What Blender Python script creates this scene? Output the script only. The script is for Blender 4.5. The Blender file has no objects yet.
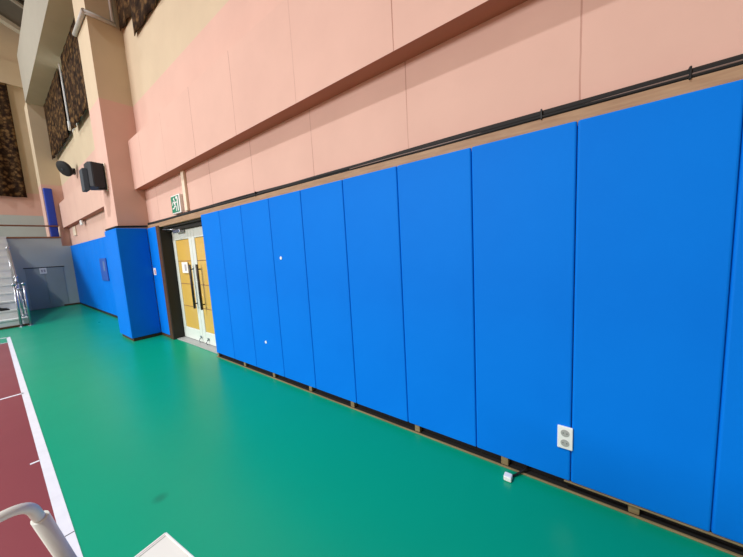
import bpy, bmesh, math, random
from mathutils import Vector, Matrix
random.seed(7)
sc = bpy.context.scene
col = sc.collection

# ------------------------------------------------------------------ camera
CAM = Vector((-1.8826, 0.0, 1.484))
YAW, PITCH, ROLL, FPX = .6513, -.1095, -.0571, 289.98
fw = Vector((math.cos(PITCH) * math.cos(YAW), math.cos(PITCH) * math.sin(YAW), math.sin(PITCH)))
rt = fw.cross(Vector((0, 0, 1))).normalized()
up = rt.cross(fw)
r2 = math.cos(ROLL) * rt + math.sin(ROLL) * up
u2 = -math.sin(ROLL) * rt + math.cos(ROLL) * up
cd = bpy.data.cameras.new('camera')
cd.sensor_fit = 'HORIZONTAL'
cd.sensor_width = 36.0
cd.lens = 36.0 * FPX / 743.0
cd.clip_start = .05
cam = bpy.data.objects.new('camera', cd)
col.objects.link(cam)
M3 = Matrix((r2, u2, -fw)).transposed()
cam.matrix_world = Matrix.Translation(CAM) @ M3.to_4x4()
sc.camera = cam

# ------------------------------------------------------------------ world, lamps, exposure
world = bpy.data.worlds.new('world')
sc.world = world
world.use_nodes = True
bg = world.node_tree.nodes['Background']
bg.inputs[0].default_value = (1.0, .72, .50, 1)
bg.inputs[1].default_value = .19


def lamp(name, loc, energy, color, radius, cone, blend):
    """high-bay reflector lamp hanging under the roof, shining down"""
    l = bpy.data.lights.new(name, 'SPOT')
    l.energy = energy
    l.color = color
    l.shadow_soft_size = radius
    l.spot_size = math.radians(cone)
    l.spot_blend = blend
    o = bpy.data.objects.new(name, l)
    o.location = loc
    col.objects.link(o)
    return o


# high-bay hall lamps over the court
lamp('hall_lamp', (-9.0, 4.8, 14.2), 5600, (.95, .98, 1.0), .3, 108, .9)
lamp('hall_lamp', (-5.2, 13.2, 12.4), 620, (.95, .98, 1.0), .3, 120, .5)
# added soft fill light from the unseen court side
al = bpy.data.lights.new('added_court_fill', 'AREA')
al.shape = 'RECTANGLE'
al.size = 16
al.size_y = 5
al.energy = 2600
al.color = (.97, .98, 1.0)
ao = bpy.data.objects.new('added_court_fill', al)
ao.location = (-24, 13, 8)
ao.rotation_euler = (0, math.radians(-90), 0)
ao.rotation_euler = Vector((1, 0, -.18)).to_track_quat('-Z', 'Y').to_euler()
col.objects.link(ao)

sc.view_settings.view_transform = 'Standard'
sc.view_settings.look = 'None'
sc.view_settings.gamma = 1
sc.view_settings.use_curve_mapping = False
sc.view_settings.exposure = .88


# ------------------------------------------------------------------ material helpers
def srgb(r, g, b):
    f = lambda c: (c / 255 / 12.92) if c / 255 <= .04045 else ((c / 255 + .055) / 1.055) ** 2.4
    return (f(r), f(g), f(b), 1)


class NT:
    def __init__(self, name):
        self.m = bpy.data.materials.new(name)
        self.m.use_nodes = True
        self.t = self.m.node_tree
        self.b = self.t.nodes['Principled BSDF']

    def n(self, typ, **kw):
        x = self.t.nodes.new(typ)
        for k, v in kw.items():
            setattr(x, k, v)
        return x

    def l(self, a, b):
        self.t.links.new(a, b)

    def coords(self):
        return self.n('ShaderNodeTexCoord').outputs['Object']

    def math(self, op, a, b=None):
        x = self.n('ShaderNodeMath', operation=op)
        for i, v in enumerate((a, b)):
            if v is None:
                continue
            if isinstance(v, (int, float)):
                x.inputs[i].default_value = v
            else:
                self.l(v, x.inputs[i])
        return x.outputs[0]

    def mix(self, fac, a, b, mode='MIX'):
        x = self.n('ShaderNodeMix', data_type='RGBA', blend_type=mode)
        for i, v in ((0, fac), (6, a), (7, b)):
            if isinstance(v, (int, float, tuple)):
                x.inputs[i].default_value = v
            else:
                self.l(v, x.inputs[i])
        return x.outputs[2]

    def noise(self, scale, detail=3, rough=.5, vec=None):
        x = self.n('ShaderNodeTexNoise')
        x.inputs['Scale'].default_value = scale
        x.inputs['Detail'].default_value = detail
        x.inputs['Roughness'].default_value = rough
        self.l(vec if vec is not None else self.coords(), x.inputs['Vector'])
        return x.outputs['Fac']

    def ramp(self, fac, lo, hi, c0=(0, 0, 0, 1), c1=(1, 1, 1, 1)):
        x = self.n('ShaderNodeValToRGB')
        x.color_ramp.elements[0].position = lo
        x.color_ramp.elements[1].position = hi
        x.color_ramp.elements[0].color = c0
        x.color_ramp.elements[1].color = c1
        self.l(fac, x.inputs[0])
        return x.outputs[0]

    def bump(self, h, strength, dist=.01):
        x = self.n('ShaderNodeBump')
        x.inputs['Strength'].default_value = strength
        x.inputs['Distance'].default_value = dist
        self.l(h, x.inputs['Height'])
        self.l(x.outputs[0], self.b.inputs['Normal'])

    def base(self, c):
        if isinstance(c, tuple):
            self.b.inputs['Base Color'].default_value = c
        else:
            self.l(c, self.b.inputs['Base Color'])

    def set(self, rough=.5, metal=0, spec=.5):
        self.b.inputs['Roughness'].default_value = rough
        self.b.inputs['Metallic'].default_value = metal
        self.b.inputs['Specular IOR Level'].default_value = spec
        return self


def plain(name, c, rough=.5, metal=0, vary=.06, scale=12, bump=0):
    t = NT(name)
    nz = t.noise(scale)
    dark = tuple(v * (1 - vary * 2) for v in c[:3]) + (1,)
    t.base(t.mix(nz, dark, tuple(min(1, v * (1 + vary)) for v in c[:3]) + (1,)))
    t.set(rough, metal)
    if bump:
        t.bump(t.noise(scale * 8), bump)
    return t.m


PINK = srgb(217, 180, 165)
CREAM = srgb(208, 190, 162)


def wall_paint(name, joint_axis=None, offset=.065, period=1.01, split=4.25):
    """painted plaster: pink dado below the split height, cream above, with hairline panel joints"""
    t = NT(name)
    co = t.n('ShaderNodeNewGeometry').outputs['Position']
    sep = t.n('ShaderNodeSeparateXYZ')
    t.l(co, sep.inputs[0])
    z = sep.outputs[2]
    f = t.math('GREATER_THAN', z, split)
    c = t.mix(f, PINK, CREAM)
    nz = t.noise(1.6, 5, .6, co)
    c = t.mix(t.ramp(nz, .35, .75), c, t.mix(1.0, c, (.93, .92, .92, 1), 'MULTIPLY'))
    sp = t.noise(9, 6, .7, co)
    c = t.mix(t.ramp(sp, .68, .8), c, t.mix(1.0, c, (.9, .86, .84, 1), 'MULTIPLY'))
    if joint_axis is not None:
        y = sep.outputs[joint_axis]
        wob = t.math('MULTIPLY', t.math('SUBTRACT', t.noise(4, 4, .6, co), .5), .012)
        yy = t.math('ADD', t.math('ADD', y, 100 * period - offset + period / 2), wob)
        m = t.math('ABSOLUTE', t.math('SUBTRACT', t.math('MODULO', yy, period), period / 2))
        ln = t.math('LESS_THAN', m, .0042)
        low = t.math('LESS_THAN', z, 3.64)
        keep = t.math('ADD', t.math('MULTIPLY', t.ramp(t.noise(1.1, 2, .5, co), .35, .65), .5), .25)
        ln = t.math('MULTIPLY', ln, low)
        c = t.mix(t.math('MULTIPLY', ln, keep), c, srgb(150, 95, 80))
    t.base(c)
    t.set(.75, 0, .25)
    t.bump(t.noise(60, 4, .6, co), .12, .004)
    return t.m


def floor_mat(name, c, rough):
    t = NT(name)
    co = t.coords()
    n1 = t.noise(.9, 4, .6, co)
    n2 = t.noise(14, 5, .7, co)
    k = t.mix(t.ramp(n1, .3, .75), c, t.mix(1.0, c, (.9, .95, .95, 1), 'MULTIPLY'))
    k = t.mix(t.ramp(n2, .66, .8), k, t.mix(1.0, k, (.88, .92, .92, 1), 'MULTIPLY'))
    if name == 'green_sport_floor':
        # one dark smudge on the floor and a few pale scuffs
        d = t.n('ShaderNodeVectorMath', operation='DISTANCE')
        t.l(co, d.inputs[0])
        d.inputs[1].default_value = (-1.41, 2.117, 0)
        k = t.mix(t.math('MULTIPLY', t.ramp(d.outputs['Value'], .015, .05, (1, 1, 1, 1), (0, 0, 0, 1)), .4),
                  k, srgb(0, 70, 55))
        sc_ = t.noise(3.1, 6, .75, co)
        k = t.mix(t.math('MULTIPLY', t.ramp(sc_, .70, .76), .25), k, srgb(120, 190, 170))
    t.base(k)
    t.set(rough, 0, .35)
    t.l(t.math('ADD', t.math('MULTIPLY', n1, .12), rough - .06), t.b.inputs['Roughness'])
    t.bump(t.noise(90, 3, .5, co), .04, .002)
    return t.m


def pad_mat():
    t = NT('blue_vinyl')
    co = t.coords()
    n1 = t.noise(1.3, 3, .5, co)
    c = t.mix(t.ramp(n1, .3, .7), srgb(2, 116, 222), srgb(4, 122, 228))
    t.base(c)
    t.set(.55, 0, .08)
    t.bump(t.noise(2.2, 2, .5, co), .10, .02)
    return t.m


def wood_mat(name, a, b, rough=.6):
    t = NT(name)
    co = t.coords()
    mp = t.n('ShaderNodeMapping')
    mp.inputs['Scale'].default_value = (30, 2.5, 30)
    t.l(co, mp.inputs[0])
    nz = t.noise(2.0, 6, .65, mp.outputs[0])
    t.base(t.mix(t.ramp(nz, .3, .7), a, b))
    t.set(rough, 0, .3)
    return t.m


def curtain_mat():
    t = NT('brown_patterned_curtain')
    co = t.n('ShaderNodeNewGeometry').outputs['Position']
    v = t.n('ShaderNodeTexVoronoi', feature='F1')
    v.inputs['Scale'].default_value = 8
    t.l(co, v.inputs['Vector'])
    nz = t.noise(8, 5, .65, co)
    c = t.mix(t.ramp(nz, .40, .60), srgb(52, 34, 24), srgb(116, 88, 56))
    c = t.mix(t.math('MULTIPLY', t.ramp(v.outputs['Distance'], .35, .6), .8), c, srgb(28, 18, 14))
    t.base(c)
    t.set(.9, 0, .1)
    return t.m


def glass_mat(name, tint, rough=.1):
    t = NT(name)
    nz = t.noise(3, 2)
    t.base(t.mix(nz, tint, tuple(v * .9 for v in tint[:3]) + (1,)))
    t.set(rough, 0, .5)
    return t.m


MW = wall_paint('pink_and_cream_wall_paint', 1)
MWP = wall_paint('pink_and_cream_plain_paint')
MSOFFIT = plain('brick_red_soffit', srgb(178, 110, 86), .75, 0, .06, 3, .05)  # red-brown for the beam undersides, darker than the wall
MCORN = plain('off_white_cornice_paint', srgb(164, 157, 143), .75, 0, .04, 3, .05)
MGREEN = floor_mat('green_sport_floor', srgb(0, 152, 117), .30)
MRED = floor_mat('red_court_floor', srgb(132, 62, 70), .34)
MLINE = plain('white_line_paint', srgb(225, 225, 232), .4)
MPAD = pad_mat()
MPLY = wood_mat('weathered_plywood', srgb(150, 118, 92), srgb(176, 146, 116))
MBATTEN = wood_mat('floor_batten_wood', srgb(150, 132, 96), srgb(118, 98, 68))
MDARKWOOD = wood_mat('dark_brown_wood', srgb(70, 44, 26), srgb(96, 62, 36))
MBLACKGAP = plain('near_black_gap', srgb(22, 18, 15), .9)
MBLACK = plain('black_plastic', srgb(18, 19, 21), .45)
MCABLE = plain('black_cable_rubber', srgb(11, 9, 8), .75)
MGREYCABLE = plain('grey_cable', srgb(120, 100, 92), .5)
MSPK = plain('charcoal_speaker_shell', srgb(26, 32, 40), .6)
MGRILLE = plain('dark_grey_grille', srgb(52, 62, 72), .7, 0, .2, 60)
MWHITE = plain('white_plastic', srgb(236, 236, 234), .4, 0, .02)
MDOORW = plain('white_door_paint', srgb(226, 232, 224), .35, 0, .03)
MYELLOW = glass_mat('yellow_filmed_glass', srgb(224, 184, 92), .22)
MJAMB = plain('dark_door_jamb', srgb(34, 28, 22), .7)
MCHROME = plain('steel', srgb(170, 172, 178), .3, .9, .05)
MHANDLE = plain('dark_bronze_handle', srgb(48, 36, 32), .4, .2)
MGREYWALL = plain('grey_painted_wall', srgb(182, 192, 188), .7, 0, .05, 2, .05)
MGREYDOOR = plain('darker_grey_door_paint', srgb(158, 168, 168), .6, 0, .06, 3)
MSTEP = plain('pale_concrete_steps', srgb(206, 208, 203), .75, 0, .06, 6, .08)
MBROWNTRIM = plain('brown_edge_trim', srgb(136, 92, 62), .6)
MCURT = curtain_mat()
MGLASS = glass_mat('window_glass', srgb(196, 206, 214), .08)
MFRAME = plain('white_window_frame', srgb(214, 210, 200), .5)
MSIGNG = plain('green_sign_face', srgb(0, 132, 100), .4)
MCONDUIT = plain('pale_trunking', srgb(236, 220, 196), .5)
MGREYPIPE = plain('grey_conduit', srgb(186, 182, 176), .5)
MROOF = plain('grey_roof_sheet', srgb(120, 118, 108), .6)
MTRUSS = plain('pale_grey_steel_paint', srgb(176, 168, 150), .6)
MDECK = plain('dark_grey_roof_deck', srgb(98, 98, 86), .6)
MPAPER = plain('white_paper', srgb(238, 236, 232), .8, 0, .02)
MPINKP = plain('pink_print', srgb(222, 150, 160), .8)
MINK = plain('grey_print', srgb(178, 172, 178), .8)
MTABLE = plain('white_laminate', srgb(232, 232, 226), .4, 0, .03)
MTUBE = plain('off_white_tube_paint', srgb(216, 216, 208), .4, 0, .05)
MGREYRIM = plain('grey_rim', srgb(168, 168, 166), .5)
MBLUEBOX = plain('blue_grey_box', srgb(30, 84, 176), .5)


# ------------------------------------------------------------------ mesh helpers
def box(bm, lo, hi, mi=0, bev=0, seg=2, rot=None, piv=None):
    r = bmesh.ops.create_cube(bm, size=1)
    vs = r['verts']
    c = (Vector(lo) + Vector(hi)) / 2
    s = Vector(hi) - Vector(lo)
    for v in vs:
        v.co = Vector((v.co.x * s.x, v.co.y * s.y, v.co.z * s.z)) + c
    fs = set(f for v in vs for f in v.link_faces)
    if bev:
        es = list(set(e for v in vs for e in v.link_edges))
        rb = bmesh.ops.bevel(bm, geom=es, offset=bev, segments=seg, affect='EDGES', profile=.5)
        fs = set(rb['faces']) | set(f for v in rb['verts'] for f in v.link_faces)
    for f in fs:
        f.material_index = mi
    if rot is not None:
        p = Vector(piv) if piv is not None else c
        allv = set(v for f in fs for v in f.verts)
        for v in allv:
            v.co = rot @ (v.co - p) + p
    return fs


def prism(bm, pts, axis, a, b, mi=0):
    """extrude a 2D outline along an axis (0,1,2) from a to b"""
    def mk(p, t):
        q = [0, 0, 0]
        o = [i for i in range(3) if i != axis]
        q[o[0]], q[o[1]], q[axis] = p[0], p[1], t
        return bm.verts.new(q)
    A = [mk(p, a) for p in pts]
    B = [mk(p, b) for p in pts]
    n = len(pts)
    fs = [bm.faces.new(A), bm.faces.new(B[::-1])]
    for i in range(n):
        fs.append(bm.faces.new((A[i], B[i], B[(i + 1) % n], A[(i + 1) % n])))
    for f in fs:
        f.material_index = mi
    bmesh.ops.recalc_face_normals(bm, faces=fs)
    return fs


def tube(bm, pts, r, seg=12, mi=0, cap=True):
    pts = [Vector(p) for p in pts]
    rs = r if isinstance(r, (list, tuple)) else [r] * len(pts)
    rings = []
    prev = None
    for i, p in enumerate(pts):
        d = (pts[min(i + 1, len(pts) - 1)] - pts[max(i - 1, 0)]).normalized()
        if prev is None:
            n = d.orthogonal().normalized()
        else:
            n = (prev - d * prev.dot(d))
            n = n.normalized() if n.length > 1e-6 else d.orthogonal().normalized()
        prev = n
        b = d.cross(n)
        rings.append([bm.verts.new(p + rs[i] * (math.cos(2 * math.pi * k / seg) * n + math.sin(2 * math.pi * k / seg) * b)) for k in range(seg)])
    fs = []
    for i in range(len(rings) - 1):
        for k in range(seg):
            fs.append(bm.faces.new((rings[i][k], rings[i][(k + 1) % seg], rings[i + 1][(k + 1) % seg], rings[i + 1][k])))
    if cap:
        fs.append(bm.faces.new(rings[0][::-1]))
        fs.append(bm.faces.new(rings[-1]))
    for f in fs:
        f.material_index = mi
        f.smooth = len(f.verts) == 4
    bmesh.ops.recalc_face_normals(bm, faces=fs)
    return fs


def bend(pts, r, n=6):
    """round the corners of a polyline"""
    pts = [Vector(p) for p in pts]
    out = [pts[0]]
    for i in range(1, len(pts) - 1):
        a, b, c = pts[i - 1], pts[i], pts[i + 1]
        d1 = (a - b).normalized()
        d2 = (c - b).normalized()
        q = min(r, (a - b).length * .45, (c - b).length * .45)
        p0, p1 = b + d1 * q, b + d2 * q
        for k in range(n + 1):
            t = k / n
            out.append((1 - t) ** 2 * p0 + 2 * t * (1 - t) * b + t * t * p1)
    out.append(pts[-1])
    return out


def obj(name, bm, mats, parent=None, smooth=False, origin=None):
    me = bpy.data.meshes.new(name)
    if origin is not None:
        for v in bm.verts:
            v.co -= Vector(origin)
    if smooth:
        for f in bm.faces:
            f.smooth = True
    bm.to_mesh(me)
    bm.free()
    for m in (mats if isinstance(mats, (list, tuple)) else [mats]):
        me.materials.append(m)
    o = bpy.data.objects.new(name, me)
    if origin is not None:
        o.location = origin
    col.objects.link(o)
    if parent is not None:
        o.parent = parent
        if origin is None:
            o.matrix_parent_inverse = Matrix.Translation(-Vector(parent.location))
    return o


def bmn():
    return bmesh.new()


def struct(name, bm, mats, parent=None):
    o = obj(name, bm, mats, parent)
    if parent is None:
        o['kind'] = 'structure'
    return o


def tag(o, label, cat, group=None):
    o['label'] = label
    o['category'] = cat
    if group:
        o['group'] = group
    return o


def thing(name, loc, label, cat, group=None):
    o = bpy.data.objects.new(name, None)
    o.location = loc
    o.empty_display_size = .1
    col.objects.link(o)
    return tag(o, label, cat, group)


# ------------------------------------------------------------------ setting
XW = .06          # plane of the plastered long wall
YE = 14.95        # front of the gallery at the far end
YB = 17.2         # back wall of the gallery
DY0, DY1, DZ = 4.40, 6.06, 2.04   # door recess

# floor: green sheet, red court panel and painted lines in one mesh
bm = bmn()
box(bm, (-14, -6, -.1), (.30, YB + .2, 0), 0)


def flat(x0, y0, x1, y1, z, mi):
    f = bm.faces.new([bm.verts.new(p) for p in ((x0, y0, z), (x1, y0, z), (x1, y1, z), (x0, y1, z))])
    f.material_index = mi


flat(-14, -6, -1.80, 9.22, .001, 1)
flat(-14, -6, -3.4, 8.2, .0015, 3)  # unseen terracotta panel, added to bounce warm light onto the undersides
flat(-1.822, -6, -1.769, 9.92, .002, 2)
flat(-1.812, 2.265, -1.770, 2.272, .0025, 4)
flat(-14, 9.84, -1.806, 9.92, .002, 2)
flat(-14, 9.20, -1.806, 9.235, .002, 2)
flat(-14, 5.29, -1.806, 5.33, .002, 2)
flat(-1.87, 3.328, -1.82, 3.352, .002, 2)
floor = struct('floor', bm, [MGREEN, MRED, MLINE, floor_mat('terracotta_bounce_floor', srgb(200, 120, 84), .34), MBLACK])

# long right wall with the door opening
bm = bmn()
box(bm, (XW, -6, 0), (.32, DY0, 9.6))
box(bm, (XW, DY1, 0), (.32, YB + .2, 9.6))
box(bm, (XW, DY0, DZ), (.32, DY1, 9.6))
struct('wall_right', bm, MW)

# concrete beam bands running along the wall
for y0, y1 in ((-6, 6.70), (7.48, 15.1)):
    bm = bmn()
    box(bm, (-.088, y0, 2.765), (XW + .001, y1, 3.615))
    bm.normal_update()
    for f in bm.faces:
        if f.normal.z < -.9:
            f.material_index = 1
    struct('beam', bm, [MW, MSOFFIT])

# wall columns
for y0, y1 in ((6.70, 7.45), (15.1, 15.85)):
    bm = bmn()
    box(bm, (-.405 if y0 < 10 else -.44, y0, 0), (XW + .02, y1, 9.2 if y0 < 10 else 6.95))
    struct('pillar', bm, MWP)

# cornice box above the windows
bm = bmn()
box(bm, (-.46, -6, 6.89), (XW + .01, 15.1, 8.35))
bm.normal_update()
for f in bm.faces:
    if f.normal.z < -.9:
        f.material_index = 1
struct('cornice', bm, [MCORN, MWP])

# gallery front wall, gallery slab, back wall
bm = bmn()
box(bm, (-14, YE, 0), (-.2, YE + .14, 2.44))
box(bm, (-.2, YE, 0), (XW, YE + .14, 2.13))
struct('wall_gallery', bm, MGREYWALL)
bm = bmn()
box(bm, (-14, YE + .14, 2.30), (-.2, YB, 2.44))
struct('floor_gallery', bm, MGREYWALL)
bm = bmn()
box(bm, (-14, YE - .02, 2.40), (-.2, YE + .12, 2.455))
struct('trim_1', bm, MBROWNTRIM)
bm = bmn()
box(bm, (-14, YB, 2.3), (.32, YB + .2, 13))
struct('wall_back', bm, MWP)
bm = bmn()
box(bm, (-14, YB - .03, 2.44), (XW, YB + .01, 3.40), 0)
struct('trim_2', bm, MGREYWALL)
bm = bmn()
box(bm, (-14, YB - .12, 8.12), (XW, YB + .01, 8.95), 0)
struct('trim_3', bm, MWP)

# pitched roof: ribbed deck and sloping girders
K = .45
bm = bmn()
prism(bm, [(.3, 10.9), (-14, 10.9 + 14.3 * K), (-14, 11.1 + 14.3 * K), (.3, 11.1)], 1, -6, YB + .2)
for i in range(90):
    y = -5.8 + i * .26
    prism(bm, [(.3, 10.80), (-14, 10.80 + 14.3 * K), (-14, 10.91 + 14.3 * K), (.3, 10.91)], 1, y, y + .10)
struct('ceiling', bm, MDECK)
for y in (16.4, 12.0, 7.6):
    bm = bmn()
    prism(bm, [(.2, 9.72), (-14, 9.72 + 14.2 * K), (-14, 10.55 + 14.2 * K), (.2, 10.55)], 1, y, y + .06, 0)
    prism(bm, [(.2, 9.60), (-14, 9.60 + 14.2 * K), (-14, 9.74 + 14.2 * K), (.2, 9.74)], 1, y - .1, y + .16, 1)
    prism(bm, [(.2, 10.53), (-14, 10.53 + 14.2 * K), (-14, 10.62 + 14.2 * K), (.2, 10.62)], 1, y - .1, y + .16, 1)
    struct('girder', bm, [MROOF, MTRUSS])


# windows behind the curtains
def window(n, y0, y1, z0, z1):
    bm = bmn()
    w = .07
    for a in ((y0, z0, y1, z0 + w), (y0, z1 - w, y1, z1), (y0, z0, y0 + w, z1), (y1 - w, z0, y1, z1),
              ((y0 + y1) / 2 - w / 2, z0, (y0 + y1) / 2 + w / 2, z1)):
        box(bm, (XW - .010, a[0], a[1]), (XW + .005, a[2], a[3]), 0, .003, 1)
    e = struct('window_%d' % n, bm, MFRAME)
    bm = bmn()
    box(bm, (XW - .006, y0 + .03, z0 + .03), (XW + .002, y1 - .03, z1 - .03))
    obj('pane', bm, MGLASS, e)


window(1, 8.6, 14.9, 5.22, 6.86)
window(2, .3, 6.1, 5.22, 6.86)


def drape(name, axis, a0, a1, base, ztop, hem, label, waves=9, amp=.045, group=None):
    """pleated curtain; hem(a) gives the bottom height"""
    bm = bmn()
    n = waves * 10
    nz = 14
    rows = []
    for i in range(n + 1):
        t = i / n
        a = a0 + (a1 - a0) * t
        d = amp * math.sin(t * waves * 2 * math.pi) + amp * .35 * math.sin(t * waves * 4.7 + 1)
        zb = hem(a)
        rw = []
        for k in range(nz + 1):
            s = k / nz
            z = ztop + (zb - ztop) * s
            dd = d * (.15 + .85 * s)
            rw.append(bm.verts.new((base + dd, a, z) if axis == 1 else (a, base + dd, z)))
        rows.append(rw)
    for i in range(n):
        for k in range(nz):
            f = bm.faces.new((rows[i][k], rows[i + 1][k], rows[i + 1][k + 1], rows[i][k + 1]))
            f.smooth = True
    bmesh.ops.recalc_face_normals(bm, faces=bm.faces[:])
    o = obj(name, bm, MCURT)
    md = o.modifiers.new('thickness', 'SOLIDIFY')
    md.thickness = .012
    tag(o, label, 'curtain', group)
    return o


drape('curtain', 1, 8.3, 11.25, -.06, 6.93, lambda a: 5.05, 'brown patterned curtain just past the pillar, right of the white bar', 6, .02, group='window curtains')
drape('curtain', 1, 11.95, 15.06, -.06, 6.93, lambda a: 5.12, 'brown patterned curtain left of the white bar, above the round black fan', 6, .02, group='window curtains')
drape('curtain', 1, .4, 6.05, .02, 6.93, lambda a: 5.13, 'dark patterned curtain at the top edge between pillar and cream wall', 11, .016, group='window curtains')
drape('curtain', 1, 6.054, 6.66, .02, 6.93, lambda a: 5.48, 'narrow dark patterned curtain end tucked against the near pillar at the top edge', 2, .015, group='window curtains')
drape('curtain', 0, -3.2, -.66, YB - .12, 8.1, lambda a: 4.06, 'long brown curtain on the back wall above the gallery', 6, .05, group='window curtains')

# white window bar between the two curtains
bm = bmn()
tube(bm, [(-.045, 11.62, 5.2), (-.045, 11.62, 6.89)], .016)
tube(bm, [(-.045, 11.62, 5.16), (-.045, 11.62, 5.40)], .026)
o = obj('window_bar', bm, MWHITE)
tag(o, 'white upright bar between the two brown curtains beyond the pillar', 'pole')

# ------------------------------------------------------------------ double door
door = bpy.data.objects.new('door_1', None)
door.location = (.18, 5.2, 0)
col.objects.link(door)
door['kind'] = 'structure'
bm = bmn()
box(bm, (.004, DY1 - .03, 0), (.30, DY1 - .0, DZ))
box(bm, (XW, DY0, 0), (.30, DY0 + .03, DZ))
box(bm, (XW, DY0, DZ - .03), (.30, DY1, DZ))
box(bm, (.27, DY0, 0), (.30, DY1, DZ))
obj('door_lining', bm, MJAMB, door)
bm = bmn()
box(bm, (.12, DY0 + .03, 1.955), (.26, DY1 - .03, 2.01))
obj('door_head', bm, MJAMB, door)
bm = bmn()
box(bm, (.05, DY0, 0), (.30, DY1, .012), 0, .003, 1)
obj('door_sill', bm, MGREYRIM, door)


def leaf(y0, y1, hy, mirror):
    """glazed leaf y0..y1, pull handle near hy"""
    z0, z1 = .02, 1.95
    x0, x1 = .18, .22
    bm = bmn()
    st = .105
    box(bm, (x0, y0, z0), (x1, y0 + st, z1), 0, .006, 1)
    box(bm, (x0, y1 - st, z0), (x1, y1, z1), 0, .006, 1)
    box(bm, (x0, y0 + st, z0), (x1, y1 - st, z0 + .20), 0, .006, 1)
    box(bm, (x0, y0 + st, z1 - .16), (x1, y1 - st, z1), 0, .006, 1)
    l = obj('door_leaf', bm, MDOORW, door)
    zs = [z0 + .20, .62, 1.02, 1.42, z1 - .16]
    bm = bmn()
    for k in range(4):
        box(bm, (x0 + .014, y0 + st, zs[k] + .004), (x1 - .012, y1 - st, zs[k + 1] - .004), 0)
    obj('pane', bm, MYELLOW, l)
    bm = bmn()
    for k in (1, 2, 3):
        box(bm, (x0 + .010, y0 + st, zs[k] - .005), (x1 - .01, y1 - st, zs[k] + .005), 0)
    obj('glazing_bar', bm, MBROWNTRIM, l)
    bm = bmn()
    tube(bm, [(x0 - .05, hy, .62), (x0 - .05, hy, 1.36)], .019)
    for z in (.70, 1.28):
        tube(bm, [(x0 - .05, hy, z), (x0 + .002, hy, z)], .010)
    obj('pull_handle', bm, MHANDLE, l)
    bm = bmn()
    box(bm, (x0 - .012, (hy - .03), .09), (x0 + .002, (hy + .03), .13), 0, .003, 1)
    tube(bm, [(x0 - .02, hy, .10), (x0 - .045, hy, .06), (x0 - .03, hy, .025)], .008)
    obj('floor_bolt', bm, MCHROME, l)


leaf(5.245, 6.02, 5.30, False)
leaf(4.44, 5.235, 5.03, True)
# door closer
bm = bmn()
box(bm, (.10, 5.45, 1.90), (.18, 5.74, 1.96), 0, .008, 2)
tube(bm, [(.13, 5.66, 1.965), (.04, 5.96, 1.985)], .011)
tube(bm, [(.04, 5.96, 1.985), (.16, 6.01, 1.985)], .011)
obj('door_closer', bm, MCHROME, door)

# plywood lining around the padding
bm = bmn()
box(bm, (.0, DY1, .0), (XW, 6.20, 2.06), 0)
struct('trim_4', bm, MDARKWOOD)
bm = bmn()
box(bm, (.012, -6, 2.035), (XW, 6.66, 2.118), 0, .003, 1)
struct('trim_5', bm, MPLY)

# floor batten and packing blocks under the pads
bm = bmn()
box(bm, (-.012, -6, 0), (.002, 4.385, .009), 0, .002, 1)
bt = struct('baseboard_right', bm, MBATTEN)
bm = bmn()
box(bm, (.045, -6, .0), (XW, 4.385, .08), 0)
box(bm, (.003, -6, 0), (.046, 4.385, .005), 0)
obj('gap_shade_strip', bm, MBLACKGAP, bt)  # near-black strip: shade inside the gap put into its colour
for y in (4.36, -1.5, -2.2, 3.627, 2.979, 2.332, 1.748, 1.07, .426, -.208, -.85):
    bm = bmn()
    box(bm, (.006, y - .022, .006), (.05, y + .022, .060), 0, .003, 1)
    obj('packing_block', bm, MBATTEN, bt)
bm = bmn()
box(bm, (-.004, -2.6, .052), (.012, .10, .0605), 0, .002, 1)
obj('upper_batten', bm, MBATTEN, bt)
bm = bmn()
box(bm, (.0, 7.47, 0), (.05, YE, .058), 0, .003, 1)
struct('baseboard_right.001', bm, MBLACKGAP)
bm = bmn()
box(bm, (-.43, 6.665, 0), (.03, 6.70, .058), 0, .003, 1)
box(bm, (-.43, 6.70, 0), (-.405, 7.42, .058), 0, .003, 1)
box(bm, (.01, 6.2, 0), (.05, 6.66, .058), 0, .003, 1)
struct('baseboard_pillar', bm, MDARKWOOD)
bm = bmn()
box(bm, (-.4, YE - .02, 0), (0, YE, .06), 0, .003, 1)
struct('baseboard_gallery', bm, MDARKWOOD)


# ------------------------------------------------------------------ wall pads
def pad(lo, hi, label, group=None):
    bm = bmn()
    box(bm, lo, hi, 0, .010, 3)
    c = ((lo[0] + hi[0]) / 2, (lo[1] + hi[1]) / 2, lo[2])
    o = obj('wall_pad', bm, MPAD, None, False, c)
    return tag(o, label, 'wall pad', group)


ORD = ['first', 'second', 'third', 'fourth', 'fifth', 'sixth', 'seventh', 'eighth', 'ninth', 'tenth', 'eleventh', 'twelfth', 'thirteenth', 'fourteenth']
edges = [4.385, 3.86, 3.325, 2.758, 2.235, 1.688, 1.148, .606, .069, -.475, -1.015, -1.555, -2.095, -2.635]
EXTRA = {0: 'touching the door edge', 2: 'white dot near its bottom', 3: 'white dot above its middle', 7: 'white socket on its edge', 8: 'beside the white socket', 9: 'cut off by the frame', 10: 'just outside the frame', 11: 'outside the frame', 12: 'outside the frame'}
for i in range(13):
    lab = '%s blue wall pad right of the double door' % ORD[i]
    if i in EXTRA:
        lab += ', ' + EXTRA[i]
    pad((-.0, edges[i + 1] + .0015, .06), (.05, edges[i] - .0015, 2.06), lab, 'blue pads along the near wall')
pad((0, 6.205, .06), (.05, 6.645, 2.06), 'narrow blue wall pad left of the door, with a small pink and white card', 'blue pads around the pillar')
pad((-.455, 6.65, .06), (-.0, 6.70, 2.06), 'shaded dark blue pad on the side of the pillar facing the camera', 'blue pads around the pillar')
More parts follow.
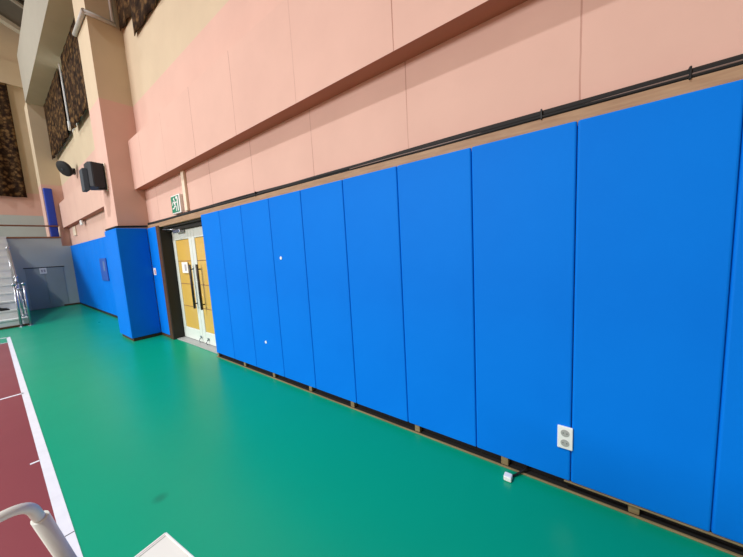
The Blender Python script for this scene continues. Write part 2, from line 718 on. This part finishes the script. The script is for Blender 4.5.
pad((-.455, 6.703, .06), (-.405, 7.45, 2.06), 'bright blue pad on the pillar front facing the court', 'blue pads around the pillar')
n = 14
for i in range(n):
    a = 7.49 + (YE - 7.49) * i / n
    b = 7.49 + (YE - 7.49) * (i + 1) / n
    lab = '%s blue wall pad beyond the pillar, counted towards the grey gallery wall' % ORD[i]
    pad((0, a + .001, .06), (.05, b - .001, 2.12), lab, 'blue pads beyond the pillar')

# white dots on the pads
for y, z, l in ((2.625, 1.418, 'small white round sticker above the middle of the blue pads'), (3.065, .428, 'small white round sticker low on the blue pads')):
    bm = bmn()
    tube(bm, [(-.004, y, z), (.001, y, z)], .017, 16)
    tag(obj('sticker', bm, MWHITE), l, 'sticker', 'white stickers on the pads')

# pink and white card on the narrow pad
bm = bmn()
box(bm, (-.004, 6.47, 1.185), (.001, 6.60, 1.315), 0)
box(bm, (-.005, 6.485, 1.20), (-.003, 6.545, 1.285), 1)
tag(obj('card', bm, [MPAPER, MPINKP]), 'small pink and white card on the narrow blue pad left of the door', 'card')

# paper notice on the door
t = thing('door_notice', (.178, 5.62, 1.21), 'white paper notice taped to the left door leaf beside the handle', 'notice')
bm = bmn()
box(bm, (.172, 5.49, 1.212), (.181, 5.73, 1.40), 0)
obj('paper', bm, MPAPER, t)
bm = bmn()
box(bm, (.1705, 5.54, 1.25), (.1725, 5.62, 1.36), 0)
obj('print', bm, MINK, t)

# wall socket
t = thing('wall_socket', (0, .1, .26), 'white double wall socket across the seam of two blue pads', 'socket')
bm = bmn()
box(bm, (-.012, .061, .262), (.001, .135, .398), 0, .004, 2)
obj('cover_plate', bm, MWHITE, t)
for z in (.360, .300):
    bm = bmn()
    tube(bm, [(-.0125, .098, z), (-.0145, .098, z)], .021, 20)
    s = obj('socket_face', bm, MGREYRIM, t)
    bm = bmn()
    for dy in (-.009, .009):
        tube(bm, [(-.0135, .098 + dy, z), (-.0150, .098 + dy, z)], .003, 8)
    obj('pin_hole', bm, MBLACK, s)

# plug and cable on the floor
t = thing('floor_plug', (-.1, .38, 0), 'small white plug on the green floor at the end of a black cable', 'plug')
bm = bmn()
box(bm, (-.125, .36, .002), (-.08, .405, .034), 0, .006, 2)
obj('plug_body', bm, MWHITE, t)
bm = bmn()
tube(bm, bend([(-.084, .372, .014), (-.05, .35, .010), (-.02, .325, .02), (.03, .29, .036)], .03), .006)
obj('cable', bm, MCABLE, t)

# ------------------------------------------------------------------ cable run along the top of the pads
t = thing('cable_run', (0, 2, 2.12), 'black cable bundle sagging along the wooden strip above the blue pads', 'cable')


def run(y0, y1, x, z, amp, seed, r, m, name='cable'):
    rnd = random.Random(seed)
    pts = []
    n = int(abs(y1 - y0) / .12)
    ph = rnd.random() * 6
    for i in range(n + 1):
        y = y0 + (y1 - y0) * i / n
        pts.append((x + .004 * math.sin(y * 2.3 + ph), y, z + amp * math.sin(y * 1.1 + ph) + amp * .6 * math.sin(y * 2.7 + ph * 2)))
    bm = bmn()
    tube(bm, pts, r, 10)
    return obj(name, bm, m, t)


run(-5.0, 6.62, .031, 2.138, .004, 1, .019, MCABLE)
run(-5.0, 6.62, .018, 2.126, .004, 5, .009, MCABLE)
run(-5.0, 5.0, .042, 2.158, .004, 9, .010, MCABLE)
run(-1.0, 1.6, .010, 2.126, .005, 13, .004, MGREYCABLE)
for y in (-.32, .23, 3.0):
    bm = bmn()
    box(bm, (.004, y - .004, 2.112), (.058, y + .004, 2.166), 0, .002, 1)
    obj('cable_tie', bm, MBLACK, t)
t = thing('pillar_cable', (-.2, 6.68, 2.08), 'black cable lying around the top of the blue pads on the pillar', 'cable')
bm = bmn()
tube(bm, bend([(.03, 6.64, 2.10), (-.03, 6.675, 2.10), (-.43, 6.675, 2.085), (-.43, 7.44, 2.085), (.0, 7.47, 2.08)], .03), .018, 10)
obj('cable', bm, MCABLE, t)

# ------------------------------------------------------------------ exit sign and trunking
t = thing('exit_sign', (.05, 5.21, 2.17), 'green and white running-man emergency exit sign above the double door', 'sign')
bm = bmn()
box(bm, (.012, 5.05, 2.175), (XW, 5.385, 2.46), 0, .008, 2)
obj('housing', bm, MWHITE, t)
bm = bmn()
box(bm, (.008, 5.085, 2.195), (.014, 5.375, 2.442), 0)
face = obj('sign_face', bm, MSIGNG, t)
bm = bmn()


def blob(pts):
    # outline in sign units: u to the right as seen from the court (-y), v up
    prism(bm, [(5.375 - u * .29, 2.195 + v * .247) for u, v in pts], 0, .0055, .0085)


def limb(a, b, w0, w1):
    ax, ay = a
    bx, by = b
    d = math.hypot(bx - ax, by - ay)
    nx, ny = -(by - ay) / d, (bx - ax) / d
    blob([(ax + nx * w0, ay + ny * w0), (bx + nx * w1, by + ny * w1), (bx - nx * w1, by - ny * w1), (ax - nx * w0, ay - ny * w0)])


blob([(.40 + .075 * math.cos(k * math.pi / 8), .83 + .08 * math.sin(k * math.pi / 8)) for k in range(16)])
limb((.42, .74), (.50, .42), .10, .08)
limb((.40, .70), (.20, .60), .04, .035)
limb((.20, .60), (.16, .44), .035, .03)
limb((.48, .70), (.62, .58), .04, .035)
limb((.62, .58), (.76, .62), .035, .03)
limb((.48, .44), (.34, .28), .06, .045)
limb((.34, .28), (.12, .24), .045, .035)
limb((.52, .44), (.64, .28), .06, .045)
limb((.64, .28), (.60, .06), .045, .035)
blob([(.80, .06), (.93, .06), (.93, .94), (.66, .94), (.66, .82), (.80, .82)])
obj('running_figure', bm, MWHITE, face)
bm = bmn()
box(bm, (.022, 4.845, 2.178), (XW, 4.94, 2.764), 0, .008, 2)
tag(obj('cable_trunking', bm, MCONDUIT), 'pale upright cable trunking beside the exit sign, below the pink beam', 'trunking')

# grey conduit bent around the pillar
t = thing('conduit', (-.43, 6.67, 5.5), 'pale grey conduit wrapped around the pillar near the top', 'pipe')
for p, q, r in (((-.44, 7.46, 5.55), (-.44, 6.64, 5.55), .033), ((-.44, 6.665, 5.55), (-.04, 6.665, 5.55), .033), ((-.07, 6.66, 5.55), (-.07, 6.66, 6.88), .026)):
    bm = bmn()
    tube(bm, [p, q], r, 10)
    obj('pipe_run', bm, MGREYPIPE, t)

# ------------------------------------------------------------------ speaker on the pillar
t = thing('wall_speaker', (-.55, 7.1, 2.8), 'black box loudspeaker bracketed to the front of the pillar', 'speaker')
bm = bmn()
prism(bm, [(-.435, 6.92), (-.435, 7.2), (-.58, 7.30), (-.65, 7.16), (-.645, 6.93), (-.60, 6.88)], 2, 2.79, 3.21)
bmesh.ops.bevel(bm, geom=bm.edges[:], offset=.008, segments=2, affect='EDGES')
obj('cabinet', bm, MSPK, t)
bm = bmn()
prism(bm, [(-.646, 6.95), (-.652, 7.18), (-.715, 7.2), (-.712, 6.97)], 2, 2.73, 3.10)
bmesh.ops.bevel(bm, geom=bm.edges[:], offset=.006, segments=2, affect='EDGES')
obj('front_grille', bm, MGRILLE, t)
bm = bmn()
box(bm, (-.418, 6.92, 2.76), (-.405, 7.08, 3.23), 0, .004, 1)
obj('wall_plate', bm, MCONDUIT, t)
bm = bmn()
box(bm, (-.52, 6.98, 3.205), (-.405, 7.04, 3.225), 0)
obj('bracket', bm, MBLACK, t)
bm = bmn()
box(bm, (-.52, 6.98, 2.768), (-.405, 7.04, 2.792), 0)
obj('bracket', bm, MBLACK, t)

# round black wall fan
MFANB = plain('matt_black_fan', srgb(20, 20, 22), .75)
t = thing('wall_fan', (-.2, 11.6, 4.1), 'round black fan on the far wall left of the loudspeaker', 'fan')
cen = Vector((-.205, 12.2, 4.22))
nrm = Vector((-.72, -.40, -.42)).normalized()
e1 = nrm.orthogonal().normalized()
e2 = nrm.cross(e1)
bm = bmn()
R_ = .235
prof = [(.0, .05), (.06, .05), (.10, .045), (.18, .03), (.22, .0), (.21, -.04), (.10, -.06), (.0, -.065)]
rings = []
for r, h in prof:
    if r == 0:
        rings.append([bm.verts.new(cen + nrm * h)])
    else:
        rings.append([bm.verts.new(cen + nrm * h + r * (math.cos(a * math.pi / 16) * e1 + math.sin(a * math.pi / 16) * e2)) for a in range(32)])
for i in range(len(rings) - 1):
    A, B = rings[i], rings[i + 1]
    for k in range(32):
        if len(A) == 1:
            bm.faces.new((A[0], B[k], B[(k + 1) % 32]))
        elif len(B) == 1:
            bm.faces.new((A[k], B[0], A[(k + 1) % 32]))
        else:
            bm.faces.new((A[k], B[k], B[(k + 1) % 32], A[(k + 1) % 32]))
bmesh.ops.recalc_face_normals(bm, faces=bm.faces[:])
obj('guard', bm, MFANB, t, True)
bm = bmn()
tube(bm, [cen + nrm * .05, cen + nrm * .066], .03, 16)
obj('hub', bm, MGRILLE, t)
bm = bmn()
tube(bm, bend([cen - nrm * .08, Vector((-.05, 12.4, 4.25)), Vector((.03, 12.5, 4.22))], .03), .022)
box(bm, (.0, 12.42, 4.16), (XW + .001, 12.6, 4.32), 0, .006, 1)
obj('arm', bm, MBLACK, t)

# two small pale boxes below the far beam
bm = bmn()
box(bm, (-.05, 12.1, 2.62), (.0, 12.32, 2.764), 0, .01, 1)
tag(obj('wall_box', bm, MWHITE), 'small white box fixed under the far pink beam, nearer the loudspeaker', 'box', 'small white boxes under the far beam')
bm = bmn()
box(bm, (.02, 13.75, 2.42), (XW, 14.15, 2.72), 0, .01, 1)
tag(obj('wall_box', bm, MCONDUIT), 'pale upright panel on the far wall under the beam, nearest the gallery', 'box', 'small white boxes under the far beam')

# recessed box on the far blue pads
t = thing('switch_box', (0, 10.37, 1.0), 'blue grey switch box set in the blue pads beyond the pillar', 'switch box')
bm = bmn()
box(bm, (-.03, 10.05, .98), (.001, 10.70, 1.58), 0, .008, 1)
obj('box_body', bm, MBLUEBOX, t)
bm = bmn()
box(bm, (-.034, 10.15, 1.25), (-.028, 10.35, 1.50), 0)
obj('cover', bm, plain('slate_blue_cover', srgb(96, 120, 176), .5), t)

# ------------------------------------------------------------------ stairs to the gallery
bm = bmn()
N = 12
dy = (YE - 11.32) / N
dz = 2.44 / N
prof = [(11.32, 0)]
for i in range(N):
    prof.append((11.32 + i * dy, (i + 1) * dz))
    prof.append((11.32 + (i + 1) * dy, (i + 1) * dz))
prof.append((YE, 0))
prism(bm, prof, 0, -4.6, -1.42)
st = struct('stairs', bm, MSTEP)
bm = bmn()
for i in range(N):
    y, z = 11.32 + i * dy, (i + 1) * dz
    box(bm, (-4.6, y - .012, z - .03), (-1.41, y + .02, z + .004), 0)
obj('step_nosing', bm, MSTEP, st)
bm = bmn()
box(bm, (-4.6, 11.29, 0), (-1.40, 11.33, .05), 0)
obj('base_strip', bm, MDARKWOOD, st)

t = thing('handrail', (-1.49, 11.5, 0), 'steel tube handrail on the right side of the pale stairs', 'handrail')
hz = lambda y: (y - 11.32) * dz / dy
bm = bmn()
tube(bm, bend([(-1.49, 11.38, 1.10), (-1.49, 11.52, 1.22), (-1.49, 12.68, 2.02), (-1.49, 12.80, 2.02)], .06), .026)
obj('top_rail', bm, MCHROME, t)
for y, zt in ((11.52, 1.22), (12.66, 2.0)):
    bm = bmn()
    tube(bm, [(-1.49, y, hz(y) + .0), (-1.49, y, zt)], .026)
    tube(bm, [(-1.49, y, zt - .03), (-1.49, y, zt + .04)], .042)
    obj('post', bm, MCHROME, t)
bm = bmn()
for q in (.33, .62):
    tube(bm, [(-1.49, 11.52, 1.22 - q), (-1.49, 12.66, 2.0 - q)], .016)
obj('mid_rail', bm, MCHROME, t)
for x in (-1.55, -1.40):
    bm = bmn()
    tube(bm, [(x, 11.24, 0), (x, 11.24, 1.06)], .024)
    tube(bm, [(x, 11.24, 1.03), (x, 11.24, 1.085)], .036)
    tube(bm, [(x, 11.24, 0), (x, 11.24, .012)], .05)
    obj('post', bm, MCHROME, t)
bm = bmn()
for z in (.28, .93):
    tube(bm, [(-1.55, 11.24, z), (-1.40, 11.24, z)], .018)
tube(bm, [(-1.475, 11.24, .28), (-1.475, 11.24, .93)], .012)
tube(bm, [(-1.52, 11.24, .93), (-1.49, 11.40, 1.10)], .02)
obj('cross_bar', bm, MCHROME, t)

# black shoes or bag left on the stairs
bm = bmn()
prism(bm, [(-2.05, .41), (-1.66, .41), (-1.70, .46), (-1.80, .475), (-1.86, .55), (-1.93, .56), (-1.98, .49), (-2.04, .46)], 1, 11.70, 11.86)
bmesh.ops.bevel(bm, geom=bm.edges[:], offset=.012, segments=2, affect='EDGES')
tag(obj('black_bag', bm, MBLACK), 'small slumped black bag lying on the pale stairs', 'bag')

# grey door in the gallery front
d2 = bpy.data.objects.new('door_2', None)
d2.location = (-.7, YE, 0)
col.objects.link(d2)
d2['kind'] = 'structure'
bm = bmn()
box(bm, (-1.15, YE - .012, .01), (-.72, YE + .01, 1.40), 0, .004, 1)
obj('door_leaf', bm, MGREYDOOR, d2)
bm = bmn()
box(bm, (-.715, YE - .014, .01), (-.27, YE + .01, 1.40), 0, .004, 1)
obj('door_leaf', bm, MGREYDOOR, d2)
bm = bmn()
box(bm, (-1.18, YE - .02, 1.40), (-.24, YE + .01, 1.425), 0)
obj('door_head', bm, MBLACKGAP, d2)
t = thing('notice_plate', (-.75, YE - .02, 1.2), 'small white notice on the grey door below the gallery', 'notice')
bm = bmn()
box(bm, (-.835, YE - .022, 1.20), (-.67, YE - .013, 1.395), 0)
obj('plate', bm, MPAPER, t)
bm = bmn()
box(bm, (-.80, YE - .024, 1.25), (-.76, YE - .0215, 1.34), 0)
box(bm, (-.74, YE - .024, 1.25), (-.70, YE - .0215, 1.34), 0)
obj('print', bm, MINK, t)

# gallery guard rail
t = thing('guard_rail', (-.2, YE + .03, 2.45), 'dark brown low guard rail along the gallery edge above the grey wall', 'guard rail')
bm = bmn()
tube(bm, [(-9, YE + .03, 2.82), (-.2, YE + .03, 2.82)], .026)
obj('top_rail', bm, MBROWNTRIM, t)
for x in (-.2, -2.4, -4.6, -6.8):
    bm = bmn()
    tube(bm, [(x, YE + .03, 2.445), (x, YE + .03, 2.82)], .022)
    obj('post', bm, MCONDUIT, t)

# blue padded post on the gallery
bm = bmn()
box(bm, (-.42, 15.02, 2.445), (-.205, 15.10, 4.12), 0, .03, 3)
for f in bm.faces:
    f.smooth = True
o = obj('padded_post', bm, plain('deep_blue_vinyl', srgb(22, 62, 176), .5))
o.data.set_sharp_from_angle(angle=math.radians(50))
tag(o, 'deep blue upright pad on the far pillar above the gallery edge', 'pad')

# ------------------------------------------------------------------ things close to the camera
a = math.radians(6.8)
t = thing('white_table', (-1.681, .899, 0), 'white table corner at the bottom edge, over the green floor', 'table')
t.rotation_euler = (0, 0, a)
TW, TD = 1.2, .5


def tpart(name, bm, m):
    o = obj(name, bm, m)
    o.parent = t
    return o


bm = bmn()
box(bm, (-TW, -TD, .722), (0, 0, .75), 0, .004, 2)
tpart('table_top', bm, MTABLE)
bm = bmn()
for lo, hi in (((-TW, -.004, .718), (0, .002, .7515)), ((-TW, -TD - .002, .718), (0, -TD + .004, .7515)), ((-.003, -TD, .718), (.002, 0, .7515)), ((-TW - .002, -TD, .718), (-TW + .003, 0, .7515))):
    box(bm, lo, hi, 0, .001, 1)
tpart('edge_band', bm, MWHITE)
bm = bmn()
box(bm, (-TW + .004, -.0105, .7490), (-.004, -.0085, .7506), 0)
tpart('groove', bm, MGREYRIM)
for x in (-.06, -TW + .06):
    for y in (-.06, -TD + .06):
        bm = bmn()
        tube(bm, [(x, y, .0), (x, y, .725)], .016)
        tpart('leg', bm, MTUBE)

t = thing('tube_frame', (-2.1, 1.1, 0), 'off-white bent tube frame at the lower left corner over the red court', 'frame')
bm = bmn()
P = [(-2.42, .93, .80), (-2.40, .955, .905), (-1.925, .985, .960), (-1.8915, .983, .955), (-1.878, .995, .91), (-1.868, 1.013, .85)]
tube(bm, bend([(-2.447, 1.013, .85), (-2.425, .967, .95), (-1.892, .967, .972), (-1.868, 1.013, .85)], .034, 8), .0102, 16)
obj('top_tube', bm, MTUBE, t)
for s in (0, 1):
    X = lambda x: x if s == 0 else -4.315 - x
    bm = bmn()
    tube(bm, [(X(-1.880), .988, .915), (X(-1.727), 1.25, .012)], .0150, 16)
    obj('leg', bm, MTUBE, t)
    bm = bmn()
    tube(bm, [(X(-1.727), 1.0, .016), (X(-1.727), 1.5, .016)], .016, 12)
    obj('foot', bm, MTUBE, t)
bm = bmn()
tube(bm, [(-1.79, 1.14, .39), (-2.525, 1.14, .39)], .013, 12)
obj('cross_bar', bm, MTUBE, t)
